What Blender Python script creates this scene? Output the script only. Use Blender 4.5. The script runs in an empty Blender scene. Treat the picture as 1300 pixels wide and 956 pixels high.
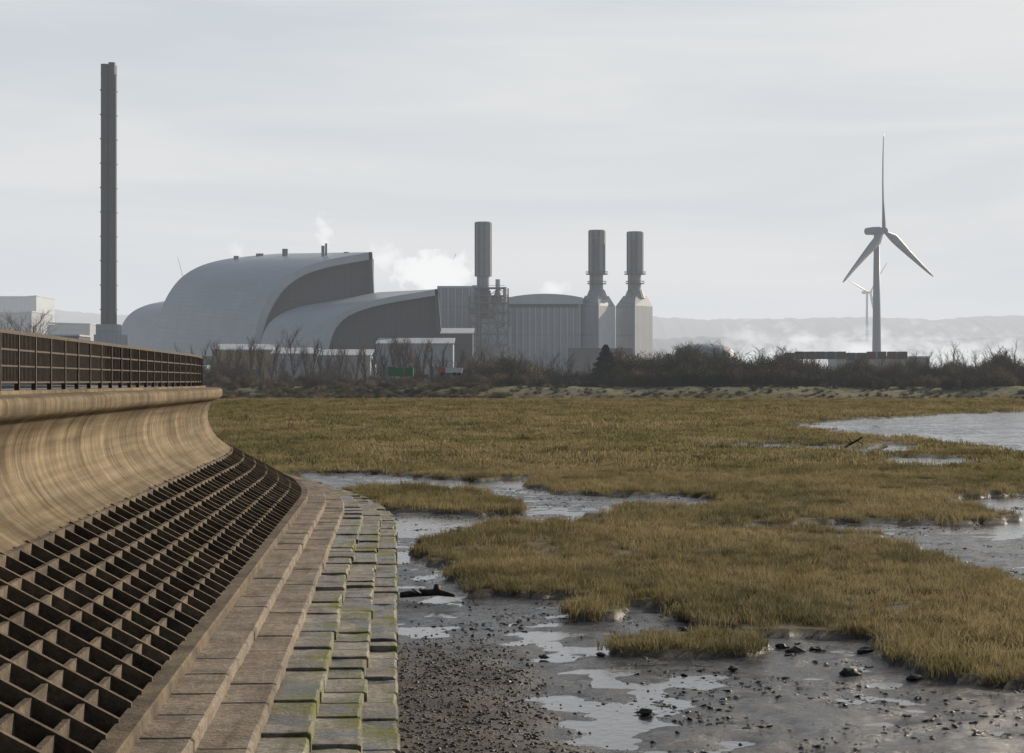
import bpy, math, random, bmesh
import numpy as np
from mathutils import Vector, Quaternion
random.seed(4); rng=np.random.default_rng(7)
sc=bpy.context.scene
EYE=5.2; F=2600.0; HY=484.0
def gx(px,d): return (px-650.0)/F*d
def gz(py,d): return EYE+(HY-py)/F*d
# ------------------------------------------------------------------ materials
class NT:
    def __init__(s,name):
        s.m=bpy.data.materials.new(name); s.m.use_nodes=True
        s.t=s.m.node_tree; s.t.nodes.clear(); s.out=s.t.nodes.new('ShaderNodeOutputMaterial')
    def n(s,ty,props=None,**ins):
        nd=s.t.nodes.new(ty)
        for k,v in (props or {}).items(): setattr(nd,k,v)
        for k,v in ins.items(): s.set(nd,k,v)
        return nd
    def set(s,nd,k,v):
        if isinstance(k,str) and k.startswith('_'): k=int(k[1:])
        elif isinstance(k,str): k=k.replace('_',' ')
        sk=nd.inputs[k]
        if isinstance(v,bpy.types.NodeSocket): s.t.links.new(v,sk)
        else:
            if sk.type=='RGBA' and len(v)==3: v=(*v,1)
            sk.default_value=v
    def noise(s,vec,scale,detail=4,rough=.55):
        return s.n('ShaderNodeTexNoise',Vector=vec,Scale=scale,Detail=detail,Roughness=rough).outputs[0]
    def ramp(s,fac,a,b,c0=(0,0,0),c1=(1,1,1)):
        r=s.n('ShaderNodeValToRGB',Fac=fac); e=r.color_ramp.elements
        e[0].position=a;e[1].position=b;e[0].color=(*c0,1);e[1].color=(*c1,1); return r.outputs[0]
    def mix(s,f,a,b,mode='MIX'):
        r=s.n('ShaderNodeMix',{'data_type':'RGBA','blend_type':mode})
        s.set(r,'_0',f); s.set(r,'_6',a); s.set(r,'_7',b); return r.outputs[2]
    def math(s,op,a,b=0.0,c=0.0):
        r=s.n('ShaderNodeMath',{'operation':op}); s.set(r,'_0',a); s.set(r,'_1',b)
        if op in('MULTIPLY_ADD',): s.set(r,'_2',c)
        return r.outputs[0]
    def mapping(s,vec,scale=(1,1,1)):
        return s.n('ShaderNodeMapping',Vector=vec,Scale=scale).outputs[0]
    def pos(s): return s.n('ShaderNodeNewGeometry').outputs['Position']
    def uv(s): return s.n('ShaderNodeUVMap').outputs[0]
    def bump(s,h,st,dist): return s.n('ShaderNodeBump',Height=h,Strength=st,Distance=dist).outputs[0]
    def bsdf(s,col,rough=.8,normal=None,metal=0,spec=.5):
        b=s.n('ShaderNodeBsdfPrincipled',Base_Color=col,Roughness=rough,Metallic=metal)
        b.inputs['Specular IOR Level'].default_value=spec
        if normal is not None: s.set(b,'Normal',normal)
        s.t.links.new(b.outputs[0],s.out.inputs[0]); return b
def plain(name,c,rough=.8,var=.25,scale=.3,metal=0):
    m=NT(name); n=m.noise(m.pos(),scale,5)
    col=m.mix(m.ramp(n,.3,.7),tuple(x*(1-var) for x in c),tuple(min(1,x*(1+var)) for x in c))
    m.bsdf(col,rough,metal=metal,spec=.3); return m.m
def mat_wall():
    m=NT('wall_concrete'); uv=m.uv()
    fine=m.noise(m.mapping(uv,(9,.9,1)),1.0,6,.65)
    drip=m.noise(m.mapping(uv,(2.2,.25,1)),1.0,6,.65)
    band=m.noise(m.mapping(uv,(.12,5,1)),1.0,3)
    blot=m.noise(uv,.8,5); big=m.noise(m.mapping(uv,(.22,.5,1)),1.0,4)
    c=m.mix(m.ramp(drip,.32,.7),(.18,.135,.085),(.47,.38,.25))
    c=m.mix(m.ramp(band,.35,.65),m.mix(1.0,c,(.68,.66,.62),'MULTIPLY'),c)
    c=m.mix(m.ramp(blot,.45,.62),c,m.mix(1.0,c,(.72,.69,.64),'MULTIPLY'))
    c=m.mix(m.ramp(big,.4,.62),m.mix(1.0,c,(.66,.66,.66),'MULTIPLY'),c)
    c=m.mix(m.ramp(fine,.35,.7),m.mix(1.0,c,(.62,.6,.58),'MULTIPLY'),c)
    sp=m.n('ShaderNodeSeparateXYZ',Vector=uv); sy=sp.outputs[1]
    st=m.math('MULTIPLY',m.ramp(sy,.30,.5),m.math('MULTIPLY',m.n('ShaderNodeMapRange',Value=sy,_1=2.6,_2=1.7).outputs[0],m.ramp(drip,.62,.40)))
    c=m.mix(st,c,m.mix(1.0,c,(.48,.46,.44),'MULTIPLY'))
    jt=m.math('LESS_THAN',m.math('FRACT',m.math('MULTIPLY',sp.outputs[0],1/6.1)),.004)
    c=m.mix(m.math('MULTIPLY',jt,.7),c,(.06,.045,.03))
    h=m.math('ADD',fine,m.math('MULTIPLY',m.noise(uv,14,6,.7),.5))
    m.bsdf(c,.9,m.bump(h,.85,.055),spec=.2); return m.m
def mat_conc(name,a,b,moss=0,wet=0.0):
    m=NT(name); p=m.pos(); uv=m.uv()
    n1=m.noise(p,1.1,6,.6); n2=m.noise(p,9,6,.7); n3=m.noise(m.mapping(uv,(.5,3,1)),1,4)
    c=m.mix(m.ramp(n1,.35,.65),a,b)
    c=m.mix(m.ramp(n2,.35,.65),m.mix(1.0,c,(.55,.53,.5),'MULTIPLY'),c)
    c=m.mix(m.ramp(n3,.5,.7),c,m.mix(1.0,c,(.6,.55,.5),'MULTIPLY'))
    r=.85
    if moss:
        mo=m.noise(p,.32,6,.75); mo2=m.noise(p,7,5,.75)
        sx=m.n('ShaderNodeSeparateXYZ',Vector=uv).outputs[1]
        edge=m.ramp(sx,.2,1.0)
        f=m.math('ADD',m.math('MULTIPLY',edge,.11),m.math('ADD',m.math('MULTIPLY',mo,.8),m.math('MULTIPLY',mo2,.42)))
        c=m.mix(m.ramp(f,.65,.77),c,m.mix(mo2,(.07,.078,.015),(.20,.21,.04)))
    if wet:
        w=m.ramp(m.noise(p,.9,4,.6),.50,.58); c=m.mix(w,c,m.mix(1.0,c,(.5,.5,.5),'MULTIPLY'))
        r=m.math('MULTIPLY_ADD',w,-.62,.85)
    m.bsdf(c,r,m.bump(n2,.9,.05),spec=.35); return m.m
# ------------------------------------------------------------------ mesh helpers
def link(o,parent=None):
    sc.collection.objects.link(o)
    if parent: o.parent=parent
    return o
def empty(name):
    e=bpy.data.objects.new(name,None); sc.collection.objects.link(e); return e
class MB:
    def __init__(s): s.v=[];s.f=[];s.mi=[];s.uv=[];s.useuv=False
    def add(s,vs,fs,mi=0,uvs=None):
        o=len(s.v); s.v+= [tuple(v) for v in vs]
        for f in fs: s.f.append(tuple(i+o for i in f)); s.mi.append(mi)
        if uvs is not None: s.useuv=True
        s.uv += list(uvs) if uvs is not None else [(0,0)]*len(vs)
    def box(s,cx,cy,z0,z1,w,dp,rot=0,mi=0,top=1.0):
        c,sn=math.cos(rot),math.sin(rot); vs=[]
        for z,k in((z0,1),(z1,top)):
            for a,b in((-1,-1),(1,-1),(1,1),(-1,1)):
                x,y=a*w/2*k,b*dp/2*k; vs.append((cx+x*c-y*sn,cy+x*sn+y*c,z))
        s.add(vs,[(0,3,2,1),(4,5,6,7),(0,1,5,4),(1,2,6,5),(2,3,7,6),(3,0,4,7)],mi)
    def lathe(s,cx,cy,prof,n=20,mi=0,cap=True):
        vs=[];fs=[]
        for r,z in prof:
            for i in range(n):
                a=2*math.pi*i/n; vs.append((cx+r*math.cos(a),cy+r*math.sin(a),z))
        for j in range(len(prof)-1):
            for i in range(n):
                k=(i+1)%n; fs.append((j*n+i,j*n+k,(j+1)*n+k,(j+1)*n+i))
        if cap: fs.append(tuple(range((len(prof)-1)*n,len(prof)*n)))
        s.add(vs,fs,mi)
    def tube(s,p,q,r0,r1,n=4,mi=0):
        p=Vector(p);q=Vector(q);d=(q-p)
        if d.length<1e-6:return
        d.normalize(); a=d.orthogonal().normalized(); b=d.cross(a); vs=[]
        for c,r in((p,r0),(q,r1)):
            for i in range(n):
                t=2*math.pi*i/n; vs.append(c+a*math.cos(t)*r+b*math.sin(t)*r)
        fs=[(i,(i+1)%n,n+(i+1)%n,n+i) for i in range(n)]
        fs.append(tuple(range(n,2*n))); fs.append(tuple(range(n-1,-1,-1)))
        s.add(vs,fs,mi)
    def obj(s,name,mats,parent=None,smooth=False,dolink=True):
        me=bpy.data.meshes.new(name); me.from_pydata(s.v,[],s.f)
        for m in mats: me.materials.append(m)
        me.polygons.foreach_set('material_index',s.mi)
        if smooth: me.polygons.foreach_set('use_smooth',[True]*len(s.f))
        if s.useuv:
            ul=me.uv_layers.new(name='UVMap'); li=np.zeros(len(me.loops),dtype=np.int32); me.loops.foreach_get('vertex_index',li)
            ul.data.foreach_set('uv',np.array(s.uv,dtype=np.float32)[li].ravel())
        me.update(); o=bpy.data.objects.new(name,me)
        if dolink: link(o,parent)
        return o
def grid_obj(name,X,Y,Z,mats,attrs=None,uv=None,smooth=True,parent=None):
    r,c=X.shape; me=bpy.data.meshes.new(name); nv=r*c
    me.vertices.add(nv); me.vertices.foreach_set('co',np.stack([X,Y,Z],-1).astype(np.float32).ravel())
    idx=np.arange(nv).reshape(r,c)
    q=np.stack([idx[:-1,:-1],idx[:-1,1:],idx[1:,1:],idx[1:,:-1]],-1).reshape(-1,4); nf=len(q)
    me.loops.add(nf*4); me.loops.foreach_set('vertex_index',q.ravel().astype(np.int32))
    me.polygons.add(nf); me.polygons.foreach_set('loop_start',(np.arange(nf)*4).astype(np.int32))
    me.update(calc_edges=True)
    me.polygons.foreach_set('use_smooth',np.full(nf,smooth))
    if uv is not None:
        ul=me.uv_layers.new(name='UVMap'); ul.data.foreach_set('uv',uv.reshape(-1,2)[q.ravel()].astype(np.float32).ravel())
    for k,a in (attrs or {}).items():
        at=me.attributes.new(k,'FLOAT','POINT'); at.data.foreach_set('value',a.astype(np.float32).ravel())
    for m in mats: me.materials.append(m)
    me.validate(); me.update()
    o=bpy.data.objects.new(name,me); link(o,parent); return o
def _h(ix,iy,s):
    n=(ix.astype(np.int64)*374761393+iy.astype(np.int64)*668265263+s*1442695041)&0xffffffff
    n=((n^(n>>13))*1274126177)&0xffffffff
    return ((n^(n>>16))&0xffff)/65535.0
def vn(x,y,s=0):
    ix=np.floor(x);iy=np.floor(y);fx=x-ix;fy=y-iy;fx=fx*fx*(3-2*fx);fy=fy*fy*(3-2*fy)
    a=_h(ix,iy,s);b=_h(ix+1,iy,s);c=_h(ix,iy+1,s);d=_h(ix+1,iy+1,s)
    return (a*(1-fx)+b*fx)*(1-fy)+(c*(1-fx)+d*fx)*fy
def fbm(x,y,o=4,s=0):
    t=0;a=.5;w=0
    for i in range(o): t=t+a*vn(x*2**i,y*2**i,s+i*17);w+=a;a*=.55
    return t/w
def sstep(a,b,x): t=np.clip((x-a)/(b-a),0,1); return t*t*(3-2*t)
# ------------------------------------------------------------------ sea-wall path
tdir=np.array([-.0577,.9983]); ndir=np.array([.9983,.0577]); S1=70.; R=120.
C0=S1*tdir-R*ndir
def path(s,l):
    if s<=S1: p=s*tdir+l*ndir
    else:
        th=(s-S1)/R; p=C0+(R+l)*(ndir*math.cos(th)+tdir*math.sin(th))
    return float(p[0]),float(p[1])
def lateral(x,y):
    s=x*tdir[0]+y*tdir[1]; l=x*ndir[0]+y*ndir[1]
    r=np.hypot(x-C0[0],y-C0[1])-R
    return np.where(s>S1,r,l)
SV=[6+i*1.0 for i in range(65)]+[71+i*1.5 for i in range(50)]
def sweep(name,prof,mat,svals=SV,z0=EYE,parent=None,smooth=True):
    n=len(prof); al=[0]
    for i in range(1,n): al.append(al[-1]+math.dist(prof[i],prof[i-1]))
    X=np.zeros((len(svals),n));Y=X.copy();Z=X.copy();UV=np.zeros((len(svals),n,2))
    for i,s in enumerate(svals):
        for j,(l,z) in enumerate(prof):
            X[i,j],Y[i,j]=path(s,l);Z[i,j]=z0+z;UV[i,j]=(s,al[j])
    return grid_obj(name,X,Y,Z,[mat],uv=UV,smooth=smooth,parent=parent)
M_wall=mat_wall()
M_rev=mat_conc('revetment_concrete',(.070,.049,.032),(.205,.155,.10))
M_st1=mat_conc('step_concrete_brown',(.17,.138,.105),(.35,.29,.225))
M_st2=mat_conc('step_concrete_mossy',(.20,.18,.155),(.42,.385,.335),moss=1,wet=1)
M_prom=mat_conc('promenade_paving',(.25,.23,.2),(.35,.32,.28))
M_rail=plain('railing_rusted_steel',(.05,.03,.019),.6,.5,6)
cp=[(-6.24,-.60),(-6.42,-.66),(-6.58,-.78),(-6.70,-.98),(-6.76,-1.22),(-6.75,-1.48),(-6.68,-1.75),(-6.54,-2.0),(-6.34,-2.25),(-6.08,-2.46),(-5.82,-2.62),(-5.80,-3.2)]
prof=[(-7.6,-.20),(-7.2,-.20),(-7.19,-.17),(-6.85,-.17),(-6.83,-.24),(-6.28,-.26),(-6.22,-.29),(-6.19,-.36),(-6.19,-.52)]+cp
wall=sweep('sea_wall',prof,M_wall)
em=wall.modifiers.new('e','EDGE_SPLIT'); em.split_angle=math.radians(40)
sweep('promenade',[(-15,-2.2),(-13,-1.6),(-11.5,-.3),(-11.4,-.22),(-7.62,-.215)],M_prom,smooth=False)
n=6; L0,Z0,L1,Z1=-5.86,-2.58,-3.28,-4.02; w=(L1-L0)/n; r=(Z1-Z0)/n
pr=[(L0-.05,Z0)]
for i in range(n):
    l=L0+i*w; z=Z0+i*r
    pr+=[(l+.075,z-.02),(l+.085,z+r-.15),(l+w-.005,z+r-.17),(l+w,z+r-.02)]
pr+=[(L1+.26,Z1-.02),(L1+.28,Z1-.05),(L1+.285,Z1-.6)]
rev=empty('stepped_revetment')
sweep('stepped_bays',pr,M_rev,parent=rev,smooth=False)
mb=MB(); s=8.
while s<112:
    tk=.05; vs=[]; dz=random.uniform(-.02,.012); ds=random.uniform(-.03,.03)
    for ss in(s-tk,s+tk):
        for l,z in((L0-.02,Z0+.03+dz),(L1+.04,Z1+.03+dz),(L1+.04,Z1-.5),(L0-.02,Z0-.5)):
            x,y=path(ss+ds,l); vs.append((x,y,EYE+z))
    mb.add(vs,[(0,1,2,3),(7,6,5,4),(0,4,5,1),(1,5,6,2),(3,2,6,7),(0,3,7,4)],0,[(s,0)]*8); s+=1.1
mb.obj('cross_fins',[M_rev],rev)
steps=[(-3.0,-2.36,-4.22),(-2.36,-1.71,-4.40),(-1.71,-1.08,-4.58),(-1.08,-.45,-4.76),(-.45,.07,-4.93)]
mb=MB()
for k,(la,lb,z) in enumerate(steps):
    s=6.+k*.37
    while s<105:
        L=(1.8 if k<2 else 1.25)+random.uniform(-.12,.12); g=.005+.005*(k>1)
        jit=(.005 if k<2 else .018); dz=random.gauss(0,jit); dl=random.gauss(0,jit*1.2); ti=random.gauss(0,jit*.7); cr=random.gauss(0,jit)
        vs=[];uvs=[]; e1=random.uniform(.01,.04)
        for ss,e in((s+g,0),(s+g+.02,1),(s+L*.35,1),(s+L*.7,1),(s+L-g-.02,1),(s+L-g,0)):
            c=0 if e else -.012; q_=random.gauss(0,jit*.6)
            for l,zz,v in((la-.12,z-.5,0),(la-.12,z+c,0),((la+lb)/2,z+c+cr*.5,.45),(lb-.04+q_,z+c,.92),(lb+q_,z-e1+c,1.),(lb+.005+q_*.5,z-.6,.6)):
                x,y=path(ss,l+dl+(.0 if e else -.008)); vs.append((x,y,EYE+zz+dz+ti*(ss-s-L/2)/L*2)); uvs.append((ss,v))
        fs=[]
        for q in range(5):
            for j in range(5): fs.append((q*6+j,q*6+j+1,(q+1)*6+j+1,(q+1)*6+j))
        fs+=[(5,4,3,2,1,0),(30,31,32,33,34,35)]
        mb.add(vs,fs,0 if k<2 else 1,uvs); s+=L
mb.obj('concrete_steps',[M_st1,M_st2])
# railing
rl=empty('promenade_railing'); ml=-7.0
def railbar(name,zc,h,wd,sv):
    pf=[(ml-wd/2,zc-h/2),(ml-wd/2,zc+h/2),(ml+wd/2,zc+h/2),(ml+wd/2,zc-h/2),(ml-wd/2,zc-h/2)]
    sweep(name,pf,M_rail,svals=sv,parent=rl,smooth=False)
sv=[x for x in SV if x>=8 and x<112]
railbar('top_rail',.90,.07,.07,sv); railbar('mid_rail',.58,.035,.05,sv); railbar('lower_rail',-.02,.035,.05,sv); railbar('low_mid_rail',.28,.03,.05,sv)
mb=MB()
def post(s,hw,dp,za,zb):
    x,y=path(s,ml); th=math.radians(3.3)+(max(0,s-S1)/R)
    mb.box(x,y,EYE+za,EYE+zb,dp,hw,th)
s=8.
while s<112:
    post(s,.07,.09,-.19,.865); s+=1.8
mb.obj('posts',[M_rail],rl); mb=MB(); s=8.1
while s<112:
    post(s,.024,.045,-.0,.862); s+=(.14 if s<50 else .26)
mb.obj('bars',[M_rail],rl)
# ------------------------------------------------------------------ marsh layout (plan)
def plan(pts): return np.array([[ (px-650)/F*(13520./(py-484)), 13520./(py-484)] for px,py in pts])
MUD=[plan(p) for p in [
 [(975,541),(1060,533),(1180,527),(1320,521),(1600,519),(1600,590),(1320,580),(1265,574),(1160,559),(1080,555),(1020,546)],
 [(1180,638),(1250,631),(1320,618),(1600,608),(1600,675),(1320,660),(1240,650)],
 [(1250,601),(1320,597),(1500,594),(1500,606),(1320,606)],
 [(975,667),(1080,662),(1200,664),(1320,659),(1600,657),(1600,805),(1320,748),(1235,726),(1170,701),(1100,684)],
 [(350,600),(480,602),(590,610),(660,618),(740,629),(905,635),(930,642),(905,646),(800,647),(790,657),(700,657),(640,655),(660,642),(600,629),(500,620),(440,625),(400,640)],
 [(400,640),(455,648),(600,654),(640,650),(800,659),(800,668),(640,666),(570,678),(530,694),(550,722),(592,741),(603,757),(720,761),(860,779),(930,803),(1110,809),(1130,845),(1200,867),(1330,880),(1600,900),(1600,1300),(100,1300),(300,800)]]]
ISL=[plan(p) for p in [
 [(720,775),(750,768),(785,775),(780,787),(730,787)],
 [(780,815),(860,806),(940,811),(985,824),(960,834),(860,834),(790,830)],
 [(850,782),(870,779),(888,784),(870,789)]]]
def inpoly(x,y,P):
    c=np.zeros(x.shape,bool); n=len(P); j=n-1
    for i in range(n):
        xi,yi=P[i];xj,yj=P[j]
        cond=((yi>y)!=(yj>y))&(x<(xj-xi)*(y-yi)/(yj-yi+1e-12)+xi); c^=cond; j=i
    return c
def grassmask(x,y):
    amp=np.clip(.03*y,0,6)
    dx=(fbm(x/2.2,y/2.2,5,1)-.5)*amp*1.4; dy=(fbm(x/3,y/3,5,9)-.5)*amp*2.4
    X=x+dx;Y=y+dy
    g=np.ones(x.shape,bool)
    for P in MUD: g&=~inpoly(X,Y,P)
    for P in ISL: g|=inpoly(x+dx*.5,y+dy*.3,P)
    g&=~((fbm(x/9,y/16,4,33)<.30)&(y>60))
    g&=lateral(x,y)>.15
    g&=y<640
    return g
d1=np.exp(np.linspace(math.log(20),math.log(700),620)); rows=np.concatenate([np.linspace(-30,19,24),d1,np.exp(np.linspace(math.log(715),math.log(12000),50))])
cols=np.linspace(-1,1,560)
Yg=np.repeat(rows[:,None],560,1); half=15+.42*np.maximum(Yg,0)+np.maximum(Yg-700,0)*.6
Xg=cols[None,:]*half
def height(x,y):
    g=grassmask(x,y).astype(float); 
    mud=(fbm(x/.8,y/.8,5,5)-.5)*.17+(fbm(x/9,y/9,3,6)-.5)*.12-.035*sstep(50,85,y)
    l=lateral(x,y); beach=sstep(3.2,.6,l+fbm(x/2,y/2,3,77)*2.4-1.2)*sstep(44,34,y)*.13
    z=mud*(1-g)+g*(.08+.10*fbm(x/3,y/3,4,8))+beach
    e=566+22*fbm(x/60,y*0,3,12)
    bank=sstep(0,26,y-e)*(3.6+1.2*(fbm(x/25,y/25,3,13)-.5))+sstep(0,20,y-e)*(fbm(x/3,y/3,3,21)-.5)*.9
    z=z*(1-sstep(0,26,y-e))+bank
    lw=sstep(-8,-13,l); z=z*(1-lw)+lw*3.0
    return z,g,sstep(0,5,y-e),beach/.13
Zg,G,BK,BE=height(Xg,Yg)
def zat(x,y): return float(height(np.array([float(x)]),np.array([float(y)]))[0][0])
def mat_ground():
    m=NT('ground_mud_and_soil'); p=m.pos()
    A=lambda n:m.n('ShaderNodeAttribute',{'attribute_name':n}).outputs['Fac']
    n1=m.noise(p,.7,6,.6);n2=m.noise(p,4.0,8,.75);n3=m.noise(p,22,4,.7)
    mud=m.mix(m.ramp(n1,.35,.65),(.017,.015,.014),(.040,.036,.031))
    mud=m.mix(m.ramp(n2,.4,.7),mud,(.022,.019,.017))
    soil=m.mix(m.ramp(n1,.3,.7),(.065,.054,.030),(.125,.10,.052))
    bank=m.mix(m.ramp(m.noise(p,.12,6,.65),.4,.6),(.075,.09,.03),(.20,.165,.08))
    bank=m.mix(m.ramp(m.noise(p,.5,5,.75),.5,.62),bank,(.035,.033,.018))
    gr=m.mix(m.ramp(n3,.4,.6),(.028,.023,.019),(.09,.075,.06))
    c=m.mix(A('grass'),mud,soil); c=m.mix(A('beach'),c,gr); c=m.mix(A('bank'),c,bank)
    rr=m.ramp(m.noise(p,1.2,5,.65),.40,.60,(.12,)*3,(.36,)*3)
    rough=m.mix(A('grass'),rr,(.95,)*3); rough=m.mix(A('bank'),rough,(1,1,1)); rough=m.mix(A('beach'),rough,(.75,)*3)
    h=m.math('ADD',n2,m.math('MULTIPLY',n3,.2))
    b=m.bsdf(c,.5,m.bump(h,.7,.10),spec=.36); m.set(b,'Roughness',rough); return m.m
grid_obj('ground',Xg,Yg,Zg,[mat_ground()],{'grass':G,'bank':BK,'beach':BE})
def mat_water():
    m=NT('shallow_water'); p=m.pos()
    r=m.noise(m.mapping(p,(1,.6,1)),5,4,.6); r2=m.noise(m.mapping(p,(1,.5,1)),.5,3)
    m.bsdf((.035,.033,.030),.10,m.bump(m.math('ADD',r,r2),.4,.035),spec=.5); return m.m
yy=np.linspace(-30,560,60); xx=np.linspace(-1,1,20)
YW=np.repeat(yy[:,None],20,1); XW=xx[None,:]*(15+.41*np.maximum(YW,0))
grid_obj('water',XW,YW,np.full(XW.shape,-.032),[mat_water()],smooth=False)
# ------------------------------------------------------------------ instancing
def scatter(name,pts,scl,rot,idx,coll):
    me=bpy.data.meshes.new(name); me.vertices.add(len(pts)); me.vertices.foreach_set('co',np.asarray(pts,dtype=np.float32).ravel())
    a=me.attributes.new('scl','FLOAT_VECTOR','POINT'); a.data.foreach_set('vector',np.asarray(scl,dtype=np.float32).ravel())
    a=me.attributes.new('rot','FLOAT_VECTOR','POINT'); a.data.foreach_set('vector',np.asarray(rot,dtype=np.float32).ravel())
    a=me.attributes.new('idx','INT','POINT'); a.data.foreach_set('value',np.asarray(idx,dtype=np.int32))
    o=bpy.data.objects.new(name,me); link(o)
    ng=bpy.data.node_groups.new(name+'_scatter','GeometryNodeTree')
    ng.interface.new_socket('Geometry',in_out='INPUT',socket_type='NodeSocketGeometry'); ng.interface.new_socket('Geometry',in_out='OUTPUT',socket_type='NodeSocketGeometry')
    N=ng.nodes; gi=N.new('NodeGroupInput');go=N.new('NodeGroupOutput'); ip=N.new('GeometryNodeInstanceOnPoints'); ci=N.new('GeometryNodeCollectionInfo')
    ci.inputs['Collection'].default_value=coll; ci.inputs['Separate Children'].default_value=True; ci.inputs['Reset Children'].default_value=True
    ip.inputs['Pick Instance'].default_value=True
    def na(n,t):
        q=N.new('GeometryNodeInputNamedAttribute'); q.data_type=t; q.inputs['Name'].default_value=n
        return q.outputs['Attribute']
    Lk=ng.links.new
    Lk(gi.outputs[0],ip.inputs['Points']);Lk(ci.outputs[0],ip.inputs['Instance']);Lk(na('idx','INT'),ip.inputs['Instance Index'])
    Lk(na('rot','FLOAT_VECTOR'),ip.inputs['Rotation']);Lk(na('scl','FLOAT_VECTOR'),ip.inputs['Scale']);Lk(ip.outputs[0],go.inputs[0])
    md=o.modifiers.new('scatter','NODES'); md.node_group=ng; return o
def mat_grass():
    m=NT('marsh_grass_blades'); p=m.pos()
    n1=m.noise(m.mapping(p,(1,.6,1)),.14,6,.7); n2=m.noise(p,1.1,4,.7); rnd=m.n('ShaderNodeObjectInfo').outputs['Random']
    n4=m.noise(m.mapping(p,(.6,.25,1)),.05,4,.6)
    c=m.mix(m.ramp(n1,.40,.60),(.125,.108,.052),(.385,.305,.17))
    c=m.mix(m.ramp(n2,.42,.66),c,m.mix(.5,c,(.08,.08,.032)))
    c=m.mix(m.math('MULTIPLY',rnd,.45),c,(.46,.38,.245))
    c=m.mix(m.ramp(n4,.42,.6),m.mix(1.0,c,(.78,.82,.74),'MULTIPLY'),c)
    d=m.n('ShaderNodeBsdfDiffuse',Color=c); t=m.n('ShaderNodeBsdfTranslucent',Color=c)
    mx=m.n('ShaderNodeMixShader',_0=.38); m.t.links.new(d.outputs[0],mx.inputs[1]);m.t.links.new(t.outputs[0],mx.inputs[2]);m.t.links.new(mx.outputs[0],m.out.inputs[0]); return m.m
M_grass=mat_grass()
def tuft(name,nb,rad,h,wd,coll):
    mb=MB()
    for i in range(nb):
        a=random.uniform(0,6.28);q=rad*math.sqrt(random.random()); x,y=q*math.cos(a),q*math.sin(a)
        hh=h*random.uniform(.45,1.1); la=random.uniform(0,6.28); ln=hh*random.uniform(.2,.9); f=random.uniform(0,3.14); wx,wy=wd/2*math.cos(f),wd/2*math.sin(f)
        mx,my=x+ln*.35*math.cos(la),y+ln*.35*math.sin(la); tx,ty=x+ln*math.cos(la),y+ln*math.sin(la)
        mb.add([(x-wx,y-wy,-.05),(x+wx,y+wy,-.05),(mx+wx*.8,my+wy*.8,hh*.6),(mx-wx*.8,my-wy*.8,hh*.6),(tx,ty,hh)],[(0,1,2,3),(3,2,4)])
    o=mb.obj(name,[M_grass],dolink=False); coll.objects.link(o)
cn=bpy.data.collections.new('grass_tufts_near'); cf=bpy.data.collections.new('grass_tufts_far')
for i in range(4): tuft('tuft_n%d'%i,70,.30,.21,.013,cn)
for i in range(4): tuft('tuft_f%d'%i,120,1.3,.20,.05,cf)
def scat_grass(ya,yb,dens,smin,smax):
    hw=12+.32*yb; A=(yb-ya)*2*hw; N=int(A*dens)
    x=rng.uniform(-hw,hw,N); y=rng.uniform(ya,yb,N)
    k=np.abs(x)<10+.29*y; x=x[k];y=y[k]
    k=grassmask(x,y)&(lateral(x,y)>.4)&(rng.random(len(x))<.35+1.1*fbm(x/1.6,y/1.6,3,61)); x=x[k];y=y[k]
    z=height(x,y)[0]; z=z-.02
    n=len(x); s=rng.uniform(smin,smax,n)*(.6+.8*fbm(x/2.5,y/2.5,3,50)); hs=s*rng.uniform(.7,1.35,n)
    return np.stack([x,y,z],1),np.stack([s,s,hs],1),np.stack([rng.normal(0,.12,n),rng.normal(0,.12,n),rng.uniform(0,6.28,n)],1),rng.integers(0,4,n)
def cat(L): return [np.concatenate([a[i] for a in L]) for i in range(4)]
near=cat([scat_grass(24,60,9,.8,1.3),scat_grass(60,120,4.5,.9,1.45)])
far=cat([scat_grass(115,220,.7,.8,1.2),scat_grass(220,585,.26,1.1,1.7)])
scatter('marsh_grass',*near,cn); scatter('marsh_grass',*far,cf)
print('grass inst',len(near[0]),len(far[0]))
cs=bpy.data.collections.new('stones'); M_stone=plain('stone',(.075,.063,.052),.6,.6,9)
for i in range(4):
    bm=bmesh.new(); bmesh.ops.create_icosphere(bm,subdivisions=2,radius=1)
    for v in bm.verts:
        k=1+.25*math.sin(v.co.x*3+i)+.2*math.sin(v.co.y*4+2*i)+random.uniform(-.08,.08); v.co*=k; v.co.z*=.55
    me=bpy.data.meshes.new('pebble%d'%i); bm.to_mesh(me); bm.free(); me.materials.append(M_stone)
    cs.objects.link(bpy.data.objects.new('pebble%d'%i,me))
N=26000; l=rng.uniform(.1,6,N); s=rng.uniform(22,60,N); x=s*tdir[0]+l*ndir[0]; y=s*tdir[1]+l*ndir[1]
z,g,_,be=height(x,y); k=(rng.random(N)<be*1.2+.02)&(g<.5); x=x[k];y=y[k];z=z[k];n_=len(x)
sz=.013+.03*rng.random(n_)**3
scatter('gravel',np.stack([x,y,z],1),np.stack([sz,sz,sz],1),np.stack([rng.normal(0,.3,n_),rng.normal(0,.3,n_),rng.uniform(0,6,n_)],1),rng.integers(0,4,n_),cs)
cc_=bpy.data.collections.new('clods'); M_clod=plain('wet_mud_clod',(.026,.023,.019),.4,.5,4)
for i in range(4):
    bm=bmesh.new(); bmesh.ops.create_icosphere(bm,subdivisions=2,radius=1)
    for v in bm.verts: v.co*=1+random.uniform(-.22,.22); v.co.z*=.35; v.co.x*=1.5
    me=bpy.data.meshes.new('clod%d'%i); bm.to_mesh(me); bm.free(); me.materials.append(M_clod); cc_.objects.link(bpy.data.objects.new('clod%d'%i,me))
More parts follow.
